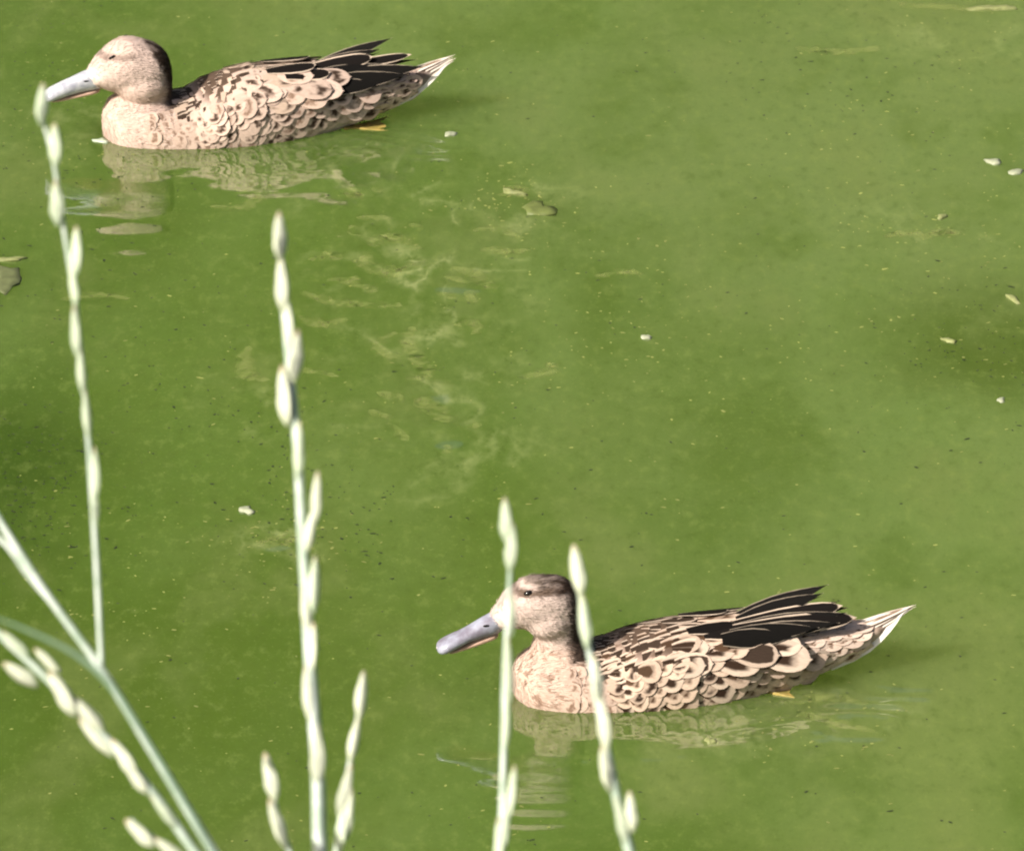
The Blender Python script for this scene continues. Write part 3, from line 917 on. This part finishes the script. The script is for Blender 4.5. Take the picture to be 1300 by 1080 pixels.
def spikelet_mesh(name, mat, seed):
    r_ = random.Random(seed)
    bm = bmesh.new()
    # two keeled glumes clasping a plump seed
    for (dx, tilt, L, Wd, off) in ((0.0, 0.0, 1.0, 0.34, 0.0), (0.13, 0.08, 0.84, 0.24, 0.07), (-0.14, -0.07, 0.70, 0.24, 0.06)):
        rings = []
        for i in range(11):
            s = i / 10
            w = Wd * (math.sin(math.pi * min(1, s * 0.90 + 0.06)) ** 0.80) + 0.005
            ring = []
            for k in range(10):
                a = 2 * math.pi * k / 10
                rad = w * (1 + 0.12 * math.cos(2 * a) + 0.05 * math.cos(5 * a))
                ring.append((dx * math.sin(math.pi * s) + tilt * s + rad * math.cos(a), 0.85 * rad * math.sin(a) - off, s * L))
            rings.append(ring)
        loft(bm, rings)
    me = bpy.data.meshes.new(name); bm.to_mesh(me); bm.free()
    me.polygons.foreach_set('use_smooth', [True] * len(me.polygons))
    me.materials.append(mat)
    return me
SPK = [spikelet_mesh('spikelet', M_SPIKE, 1), spikelet_mesh('spikelet', M_SPIKE2, 2)]

def stalk(label, d, line, spikes, w0, w1, root_dx, branches=(), rot=0):
    """line: image points tip to foot at distance d; below the frame it runs on to its root in the bank."""
    S = FPX / d
    pts = [at_depth(px, py, d) for px, py in line]
    last = pts[-1]; dirn = (pts[-1] - pts[-2]).normalized()
    rx = last.x + root_dx
    ry = last.y + 0.05
    rootp = Vector((rx, ry, bank_z(rx, ry) - 0.02))
    full = pts + [last + dirn * 0.10, last.lerp(rootp, 0.55) + dirn * 0.03, rootp]
    e = bpy.data.objects.new('grass_stalk', None); COL.objects.link(e); e.location = rootp
    tag(e, label, 'grass stalk', 'grass stalks in front of the pond')
    cp_ = [p - rootp for p in catmull(full, 12)]
    n = len(cp_)
    tube('stem', cp_, [(w0 + (w1 - w0) * min(1, i / (n * 0.7))) / S / 2 for i in range(n)], M_STEM, e)
    for bl, bw0, bw1 in branches:
        bp = [p - rootp for p in catmull([at_depth(px, py, d) for px, py in bl], 12)]
        tube('branch', bp, [0.85 * (bw0 + (bw1 - bw0) * i / len(bp)) / S / 2 for i in range(len(bp))], M_STEM, e)
    rr = random.Random(len(label))
    for s in spikes:
        px, py, L, Wd, ang = s[:5]          # centre, length, width in px, lean in degrees (right +)
        mi = s[5] if len(s) > 5 else 0
        a = R(ang)
        up = (UP * math.cos(a) + Vector((1, 0, 0)) * math.sin(a)).normalized()
        c = at_depth(px, py, d - 0.002) - up * (L * 1.1 / S / 2)
        o = bpy.data.objects.new('spikelet', SPK[mi]); COL.objects.link(o); o.parent = e
        z = up; x = z.cross(FWD).normalized()
        if rr.random() < .5: x = -x
        y = z.cross(x)
        m = Matrix((x, y, z)).transposed().to_4x4() @ Matrix.Rotation(rr.uniform(-.7, .7), 4, 'Z') @ Matrix.Diagonal((Wd * .88 / S, Wd * .88 / S, L * 1.1 / S, 1))
        m.translation = c - rootp
        o.matrix_basis = m
    return e

# leaning stem at the left edge with one upright seeded branch
stalk('thick pale green stem leaning left at the left edge, with one upright seeded branch', 4.5,
      [(-30, 612), (0, 662), (60, 755), (130, 852), (190, 948), (235, 1022), (275, 1088)],
      [(53, 132, 48, 22, 4, 1), (70, 184, 50, 22, -2, 1), (72, 258, 52, 24, -3, 1), (97, 318, 56, 20, 0, 1), (93, 362, 50, 17, -6, 1), (96, 420, 60, 17, -4, 1), (103, 470, 54, 15, -4, 1), (110, 525, 56, 15, -5, 1), (121, 600, 60, 14, -2, 1), (120, 640, 50, 13, -3, 1)],
      8, 14, 0.08,
      branches=[([(54, 150), (68, 205), (80, 285), (96, 390), (110, 530), (121, 690), (129, 848)], 5, 9),
                ([(-20, 672), (8, 692), (35, 730), (70, 772)], 9, 5)])
stalk('seed head drooping to the lower left corner with plump cream spikelets', 4.4,
      [(-30, 778), (0, 806), (50, 852), (100, 902), (150, 955), (200, 1015), (250, 1085)],
      [(26, 856, 48, 26, -55), (80, 880, 60, 30, -32), (20, 818, 44, 18, -45, 1), (112, 906, 54, 24, -42), (122, 936, 58, 20, -42), (158, 962, 52, 24, -34), (172, 986, 48, 20, -38), (208, 1030, 50, 16, -38, 1), (60, 838, 40, 18, -48)],
      8, 13, 0.10)
stalk('short seed stalk with two pale spikelets low at the bottom left', 4.35,
      [(165, 1040), (185, 1056), (215, 1078), (240, 1100)],
      [(178, 1057, 46, 24, -48), (215, 1078, 44, 20, -52)], 5, 8, 0.05)
stalk('tall upright seed stalk left of centre with white spikelets along its length', 4.5,
      [(354, 290), (360, 380), (368, 470), (377, 560), (384, 680), (390, 780), (396, 880), (403, 970), (406, 1088)],
      [(355, 300, 58, 26, -1), (358, 360, 66, 24, -3), (366, 408, 54, 20, -5), (375, 452, 62, 26, 6), (362, 502, 70, 30, -6), (379, 572, 68, 20, 2, 1), (401, 632, 62, 21, 4), (394, 672, 52, 18, 10), (399, 742, 66, 22, 2, 1), (388, 770, 60, 18, -3), (397, 822, 58, 20, 2), (391, 880, 66, 20, -4), (403, 958, 74, 26, -1)],
      7, 18, 0.03)
stalk('short seed stalk leaning right, just right of the tall upright stalk', 4.6,
      [(461, 865), (452, 925), (442, 985), (432, 1050), (428, 1090)],
      [(459, 882, 56, 22, 5), (450, 938, 54, 19, 10), (438, 1002, 62, 20, 14), (434, 1048, 66, 20, 6, 1), (443, 1032, 60, 16, 6)], 4, 12, -0.02)
stalk('short seed stalk leaning left, just left of the tall upright stalk foot', 4.55,
      [(341, 968), (347, 1010), (358, 1052), (372, 1095)],
      [(343, 986, 58, 24, -12), (352, 1044, 60, 24, -18)], 4, 8, 0.03)
stalk('seed stalk crossing the cheek and bill base of the foreground duck', 4.5,
      [(642, 645), (648, 700), (645, 780), (641, 860), (640, 940), (638, 1020), (636, 1090)],
      [(642, 660, 52, 21, -2, 1), (649, 694, 58, 21, 3, 1), (650, 780, 50, 13, 2, 1), (646, 850, 76, 17, -2, 1), (643, 915, 60, 14, 2, 1), (650, 1005, 62, 18, 6, 1), (640, 1050, 66, 20, 8, 1), (634, 1070, 60, 18, -2, 1)], 5, 10, 0.02)
stalk('seed stalk crossing the neck and breast of the foreground duck', 4.5,
      [(729, 705), (740, 775), (750, 835), (760, 895), (772, 960), (786, 1025), (802, 1092)],
      [(733, 724, 60, 27, -8), (742, 788, 66, 22, -6, 1), (758, 862, 58, 22, -6), (766, 915, 70, 22, -8), (770, 975, 56, 26, -10), (801, 1030, 48, 22, -4), (788, 1040, 60, 18, -12, 1)], 6, 15, 0.05)
# faint slender leaf behind the leaning stem
def leaf_blade(label, d, line, w):
    S = FPX / d
    pts = catmull([at_depth(px, py, d) for px, py in line], 10)
    last = pts[-1]; rootp = Vector((last.x + .07, last.y, bank_z(last.x + .07, last.y) - .02))
    pts = pts + [last.lerp(rootp, .5) + Vector((.02, 0, 0)), rootp]
    vs_, fs = [], []
    n = len(pts)
    for i, p in enumerate(pts):
        t = (pts[min(i + 1, n - 1)] - pts[max(i - 1, 0)]).normalized()
        s = t.cross(FWD).normalized()
        ww = w / S / 2 * min(1, 0.25 + i / n * 2)
        for a, b in ((-1, 0), (0, .25), (1, 0), (0, .12)):
            vs_.append(p + s * a * ww + FWD * b * ww - rootp)
    for i in range(n - 1):
        for k in range(4):
            fs.append((i * 4 + k, i * 4 + (k + 1) % 4, i * 4 + 4 + (k + 1) % 4, i * 4 + 4 + k))
    o = mesh_obj('grass_leaf', vs_, fs, M_LEAF)
    o.location = rootp
    tag(o, label, 'grass leaf')
M_LEAF = simple_mat('leaf_blade_skin', (0.24, 0.36, 0.24), 0.6, 0.2, 40)
leaf_blade('thin dark green grass leaf passing behind the leaning stem', 3.9, [(-30, 775), (30, 798), (95, 830), (142, 872), (190, 946), (235, 1021), (277, 1094)], 7)

# grass on the bank below the frame (one mass nobody could count)
gvs, gfs = [], []
for i in range(2600):
    x, y = random.uniform(-2.2, 2.2), random.uniform(-5.6, -2.7)
    z = bank_z(x, y); h = random.uniform(.08, .22); a = random.uniform(0, 6.28)
    lx, ly = math.cos(a) * h * .4, math.sin(a) * h * .4
    wx_, wy_ = -math.sin(a) * .004, math.cos(a) * .004
    b = len(gvs)
    gvs += [(x - wx_, y - wy_, z - .01), (x + wx_, y + wy_, z - .01), (x + lx * .4 + wx_ * .8, y + ly * .4 + wy_ * .8, z + h * .6), (x + lx * .4 - wx_ * .8, y + ly * .4 - wy_ * .8, z + h * .6), (x + lx, y + ly, z + h)]
    gfs += [(b, b + 1, b + 2, b + 3), (b + 3, b + 2, b + 4)]
tag(mesh_obj('bank_grass', gvs, gfs, M_GRASS), 'short green grass on the bank below the stalks', 'grass', kind='stuff')

# ------------------------------------------------------------------ floating bits
def flake(vs_, fs, c, r, ang, asp, h, rr):
    b = len(vs_); n = 6
    ca, sa = math.cos(ang), math.sin(ang)
    for k in range(n):
        a = 2 * math.pi * k / n
        q = r * rr.uniform(.65, 1.2)
        x, y = q * math.cos(a) * asp, q * math.sin(a)
        vs_.append((c[0] + x * ca - y * sa, c[1] + x * sa + y * ca, c[2] - h * .3))
    vs_.append((c[0], c[1], c[2] + h))
    for k in range(n):
        fs.append((b + k, b + (k + 1) % n, b + n))

def flecks(name, label, mat, n, rmin, rmax, clusters, seed):
    rr = random.Random(seed); vs_, fs = [], []
    for i in range(n):
        if rr.random() < .62:
            cx, cy, sx, sy = rr.choice(clusters)
            px, py = rr.gauss(cx, sx), rr.gauss(cy, sy)
        else:
            px, py = rr.uniform(-150, 1450), rr.uniform(-150, 1230)
        q = on_water(px, py)
        flake(vs_, fs, (q.x, q.y, .0006), rr.uniform(rmin, rmax) * rr.uniform(.6, 1), rr.uniform(0, 3.14), rr.uniform(1, 2.4), .0006, rr)
    tag(mesh_obj(name, vs_, fs, mat), label, 'algae', kind='stuff')
M_FLK_D = simple_mat('dark_algae', (0.020, 0.032, 0.006), 0.7, 0.3, 30)
M_FLK_L = simple_mat('pale_algae', (0.26, 0.28, 0.07), 0.7, 0.3, 30)
flecks('dark_algae_flecks', 'tiny dark algae flecks scattered over the green water', M_FLK_D, 1500, .0008, .0023,
       [(40, 590, 60, 55), (60, 90, 70, 50), (50, 660, 60, 40), (520, 440, 120, 130), (250, 520, 130, 100), (1240, 440, 60, 60), (1050, 80, 140, 60), (420, 640, 60, 60), (90, 260, 90, 80)], 5)
flecks('pale_algae_flecks', 'tiny pale yellow-green algae flecks scattered over the green water', M_FLK_L, 1500, .0007, .0022,
       [(550, 330, 110, 90), (530, 500, 100, 80), (90, 160, 80, 60), (1180, 120, 120, 80), (1180, 280, 80, 40), (350, 690, 50, 30), (120, 760, 100, 80), (650, 260, 40, 30), (1000, 920, 80, 30), (800, 430, 70, 60), (1100, 420, 120, 60)], 6)

def film_material():
    m, nt, p = new_mat('algae_film_and_glints')
    geo = nd(nt, 'ShaderNodeNewGeometry')
    f = noise_tex(nt, geo.outputs['Position'], 120, 4, .65)
    g = noise_tex(nt, geo.outputs['Position'], 30, 3, .6)
    nt.links.new(mixc(nt, f, (0.17, 0.21, 0.04), (0.33, 0.35, 0.12)), p.inputs['Base Color'])
    uv = nd(nt, 'ShaderNodeUVMap'); sep = nd(nt, 'ShaderNodeSeparateXYZ')
    nt.links.new(uv.outputs[0], sep.inputs[0])
    c = mth(nt, 'ABSOLUTE', mth(nt, 'SUBTRACT', mth(nt, 'MULTIPLY', sep.outputs[0], 2), 1))
    edge = sstep(nt, c, 1.0, 0.2)
    al = mth(nt, 'MULTIPLY', edge, mth(nt, 'MULTIPLY', sstep(nt, g, .28, .55), mth(nt, 'MULTIPLY', sstep(nt, f, .20, .60), .42)))
    nt.links.new(al, p.inputs['Alpha'])
    p.inputs['Roughness'].default_value = .6
    return m
M_FILM = film_material()  # algae film strands; those in the wake stand in for ripple glints
strands = [[(417, 279, 5), (449, 277, 7), (498, 277, 5)], [(441, 285, 6), (447, 306, 7), (465, 333, 8), (498, 347, 12), (541, 338, 10), (570, 336, 5)],
           [(385, 371, 5), (417, 382, 8), (460, 387, 8), (506, 387, 5)], [(570, 336, 5), (605, 349, 8), (620, 366, 6)],
           [(525, 285, 5), (557, 298, 8), (600, 312, 8), (643, 320, 7), (670, 317, 4)], [(546, 403, 4), (519, 425, 6), (520, 441, 6), (535, 462, 7), (541, 478, 6), (514, 480, 4)],
           [(315, 443, 4), (312, 473, 9), (341, 484, 5)], [(385, 470, 5), (428, 478, 4)], [(270, 263, 4), (304, 266, 7), (323, 250, 7), (309, 241, 4)],
           [(480, 500, 6), (525, 505, 10), (557, 527, 9), (568, 575, 5)], [(417, 355, 4), (447, 357, 6), (452, 352, 3)], [(578, 414, 4), (600, 408, 6), (606, 424, 4)],
           [(440, 250, 8), (462, 243, 14), (480, 262, 5)], [(330, 690, 4), (345, 684, 6), (362, 678, 4)], [(345, 694, 4), (360, 690, 6), (378, 682, 4)],
           [(660, 480, 5), (690, 474, 8), (706, 462, 4)], [(1140, 5, 6), (1200, 9, 9), (1275, 12, 5)], [(1180, 298, 4), (1195, 295, 8), (1215, 297, 4)],
           [(760, 350, 3), (790, 345, 7), (815, 348, 3)], [(390, 330, 4), (420, 326, 9), (452, 333, 4)], [(1010, 905, 5), (1050, 915, 8), (1110, 928, 5)], [(1000, 890, 5), (1050, 885, 8), (1100, 892, 4)],
           [(430, 300, 4), (470, 310, 6), (500, 300, 8), (530, 318, 5)], [(560, 350, 4), (590, 362, 7), (600, 385, 5)], [(450, 360, 5), (490, 372, 7), (540, 366, 9), (580, 380, 4)],
           [(500, 420, 3), (480, 440, 6), (500, 455, 5)], [(580, 300, 3), (620, 290, 6), (655, 300, 5)], [(640, 250, 6), (655, 238, 9), (668, 252, 5)], [(380, 400, 4), (410, 412, 8), (440, 405, 4)],
           [(540, 540, 5), (575, 548, 9), (610, 540, 4)], [(470, 520, 3), (500, 535, 7), (520, 560, 5)], [(1120, 300, 3), (1150, 296, 7), (1180, 302, 4)], [(1010, 60, 4), (1060, 66, 8), (1120, 60, 5)], [(80, 380, 4), (120, 372, 7), (160, 380, 3)]]
vs_, fs, uvs = [], [], []
for st in strands:
    P_ = catmull([Vector((a, b, c)) for a, b, c in st], 8)
    b0 = len(vs_)
    ctr = [on_water(p.x + random.gauss(0, 2.0), p.y + random.gauss(0, 1.2), .0014) for p in P_]
    for i, q in enumerate(ctr):
        t = (ctr[min(i + 1, len(ctr) - 1)] - ctr[max(i - 1, 0)]).normalized()
        s = Vector((-t.y, t.x, 0)); w = P_[i].z / 1150 * 2.2 * random.uniform(.7, 1.3)
        for k in (-1, 0, 1):
            vs_.append(q + s * k * w + Vector((0, 0, .0006 if k == 0 else 0))); uvs.append(((k + 1) / 2, i / len(ctr)))
    for i in range(len(ctr) - 1):
        for k in range(2):
            a = b0 + i * 3 + k
            fs.append((a, a + 1, a + 4, a + 3))
film = mesh_obj('algae_film_and_glints', vs_, fs, M_FILM, uvs=uvs)
tag(film, 'thin wavy strands of yellow-green algae film and painted ripple glints between the two ducks', 'algae', kind='stuff')

M_BIT = simple_mat('bleached_plant_bit', (0.36, 0.38, 0.25), 0.6, 0.15, 200)
M_BITD = simple_mat('olive_plant_bit', (0.27, 0.29, 0.11), 0.6, 0.2, 120)
M_BITF = simple_mat('faint_algae_patch', (0.150, 0.180, 0.050), 0.5, 0.15, 90)
def bit(label, px, py, wpx, hpx, ang, mat, seed, name='floating_leaf_bit', cat='leaf bit'):
    rr = random.Random(seed)
    q = on_water(px, py); S = FPX / ((q - CAM).dot(FWD))
    rx, ry = wpx / S / 2, hpx / S / 2 / math.sin(PITCH)
    n = 12; v, f = [], []
    for lvl, (sc_, z) in enumerate(((1.0, -.001), (0.92, .0010), (0.5, .0022))):
        for k in range(n):
            a = 2 * math.pi * k / n
            j = 1 + .24 * math.sin(2 * a + seed) + .16 * math.sin(3 * a + seed * 3) + .16 * math.sin(5 * a + seed * 2) + rr.uniform(-.12, .12)
            v.append((rx * sc_ * j * math.cos(a), ry * sc_ * j * math.sin(a), z + .0006 * math.sin(3 * a + seed)))
    v.append((0, 0, .0020))
    for l in range(2):
        for k in range(n):
            f.append((l * n + k, l * n + (k + 1) % n, (l + 1) * n + (k + 1) % n, (l + 1) * n + k))
    for k in range(n): f.append((2 * n + k, 2 * n + (k + 1) % n, 3 * n))
    f.append(tuple(range(n))[::-1])
    o = mesh_obj(name, v, f, mat)
    o.location = (q.x, q.y, 0.0006); o.rotation_euler = (0, 0, R(ang))
    tag(o, label, cat, 'plant bits floating on the pond')
bit('small white floating bit just behind the tail of the far duck', 572, 171, 14, 7, 10, M_BIT, 1)
bit('small white floating bit alone on open water in the middle', 821, 429, 11, 6, 40, M_BIT, 2)
bit('small pale curled bit floating left of the tall upright stalk', 313, 648, 24, 7, -25, M_BIT, 3)
bit('long white floating bit near the right edge, upper of two', 1262, 206, 26, 6, -12, M_BIT, 4)
bit('ragged white floating bit touching the right edge', 1290, 219, 20, 7, -30, M_BIT, 5)
bit('tiny white floating bit near the right edge at mid height', 1271, 509, 11, 6, 15, M_BIT, 6)
bit('olive floating bit near the right edge below the white ones', 1286, 380, 9, 16, 30, M_BITD, 7)
bit('small olive floating sliver right of the open middle water', 1205, 433, 20, 5, -35, M_BITD, 8)
bit('faint olive floating patch right of the algae strands', 684, 266, 44, 20, -10, M_BITF, 9)
bit('small pale floating curl beside the faint olive patch', 652, 245, 14, 12, 50, M_BITD, 10)
bit('faint patch standing in for a reflection, cut off by the left edge', 10, 355, 42, 30, 0, simple_mat('reflection_patch', (0.145, 0.165, 0.065), 0.7, .2, 60), 11)  # solid patch and sliver added in place of a reflection
bit('thin pale sliver at the left edge, standing in for the same reflection', 12, 330, 44, 4, 4, M_BITD, 12)
bit('pale olive floating bit at the upper right', 1196, 276, 12, 7, 0, M_BITD, 13)
bit('long pale foam fleck in the top right corner', 1262, 11, 56, 8, 3, M_BITD, 14)
bit('yellow floating bit below the foreground duck flank', 902, 941, 14, 8, 0, M_BITD, 15)
bit('white floating bit at the breast of the far duck', 128, 180, 24, 5, -8, simple_mat('grey_green_bit', (.42, .48, .36), .5, .1, 80), 16)
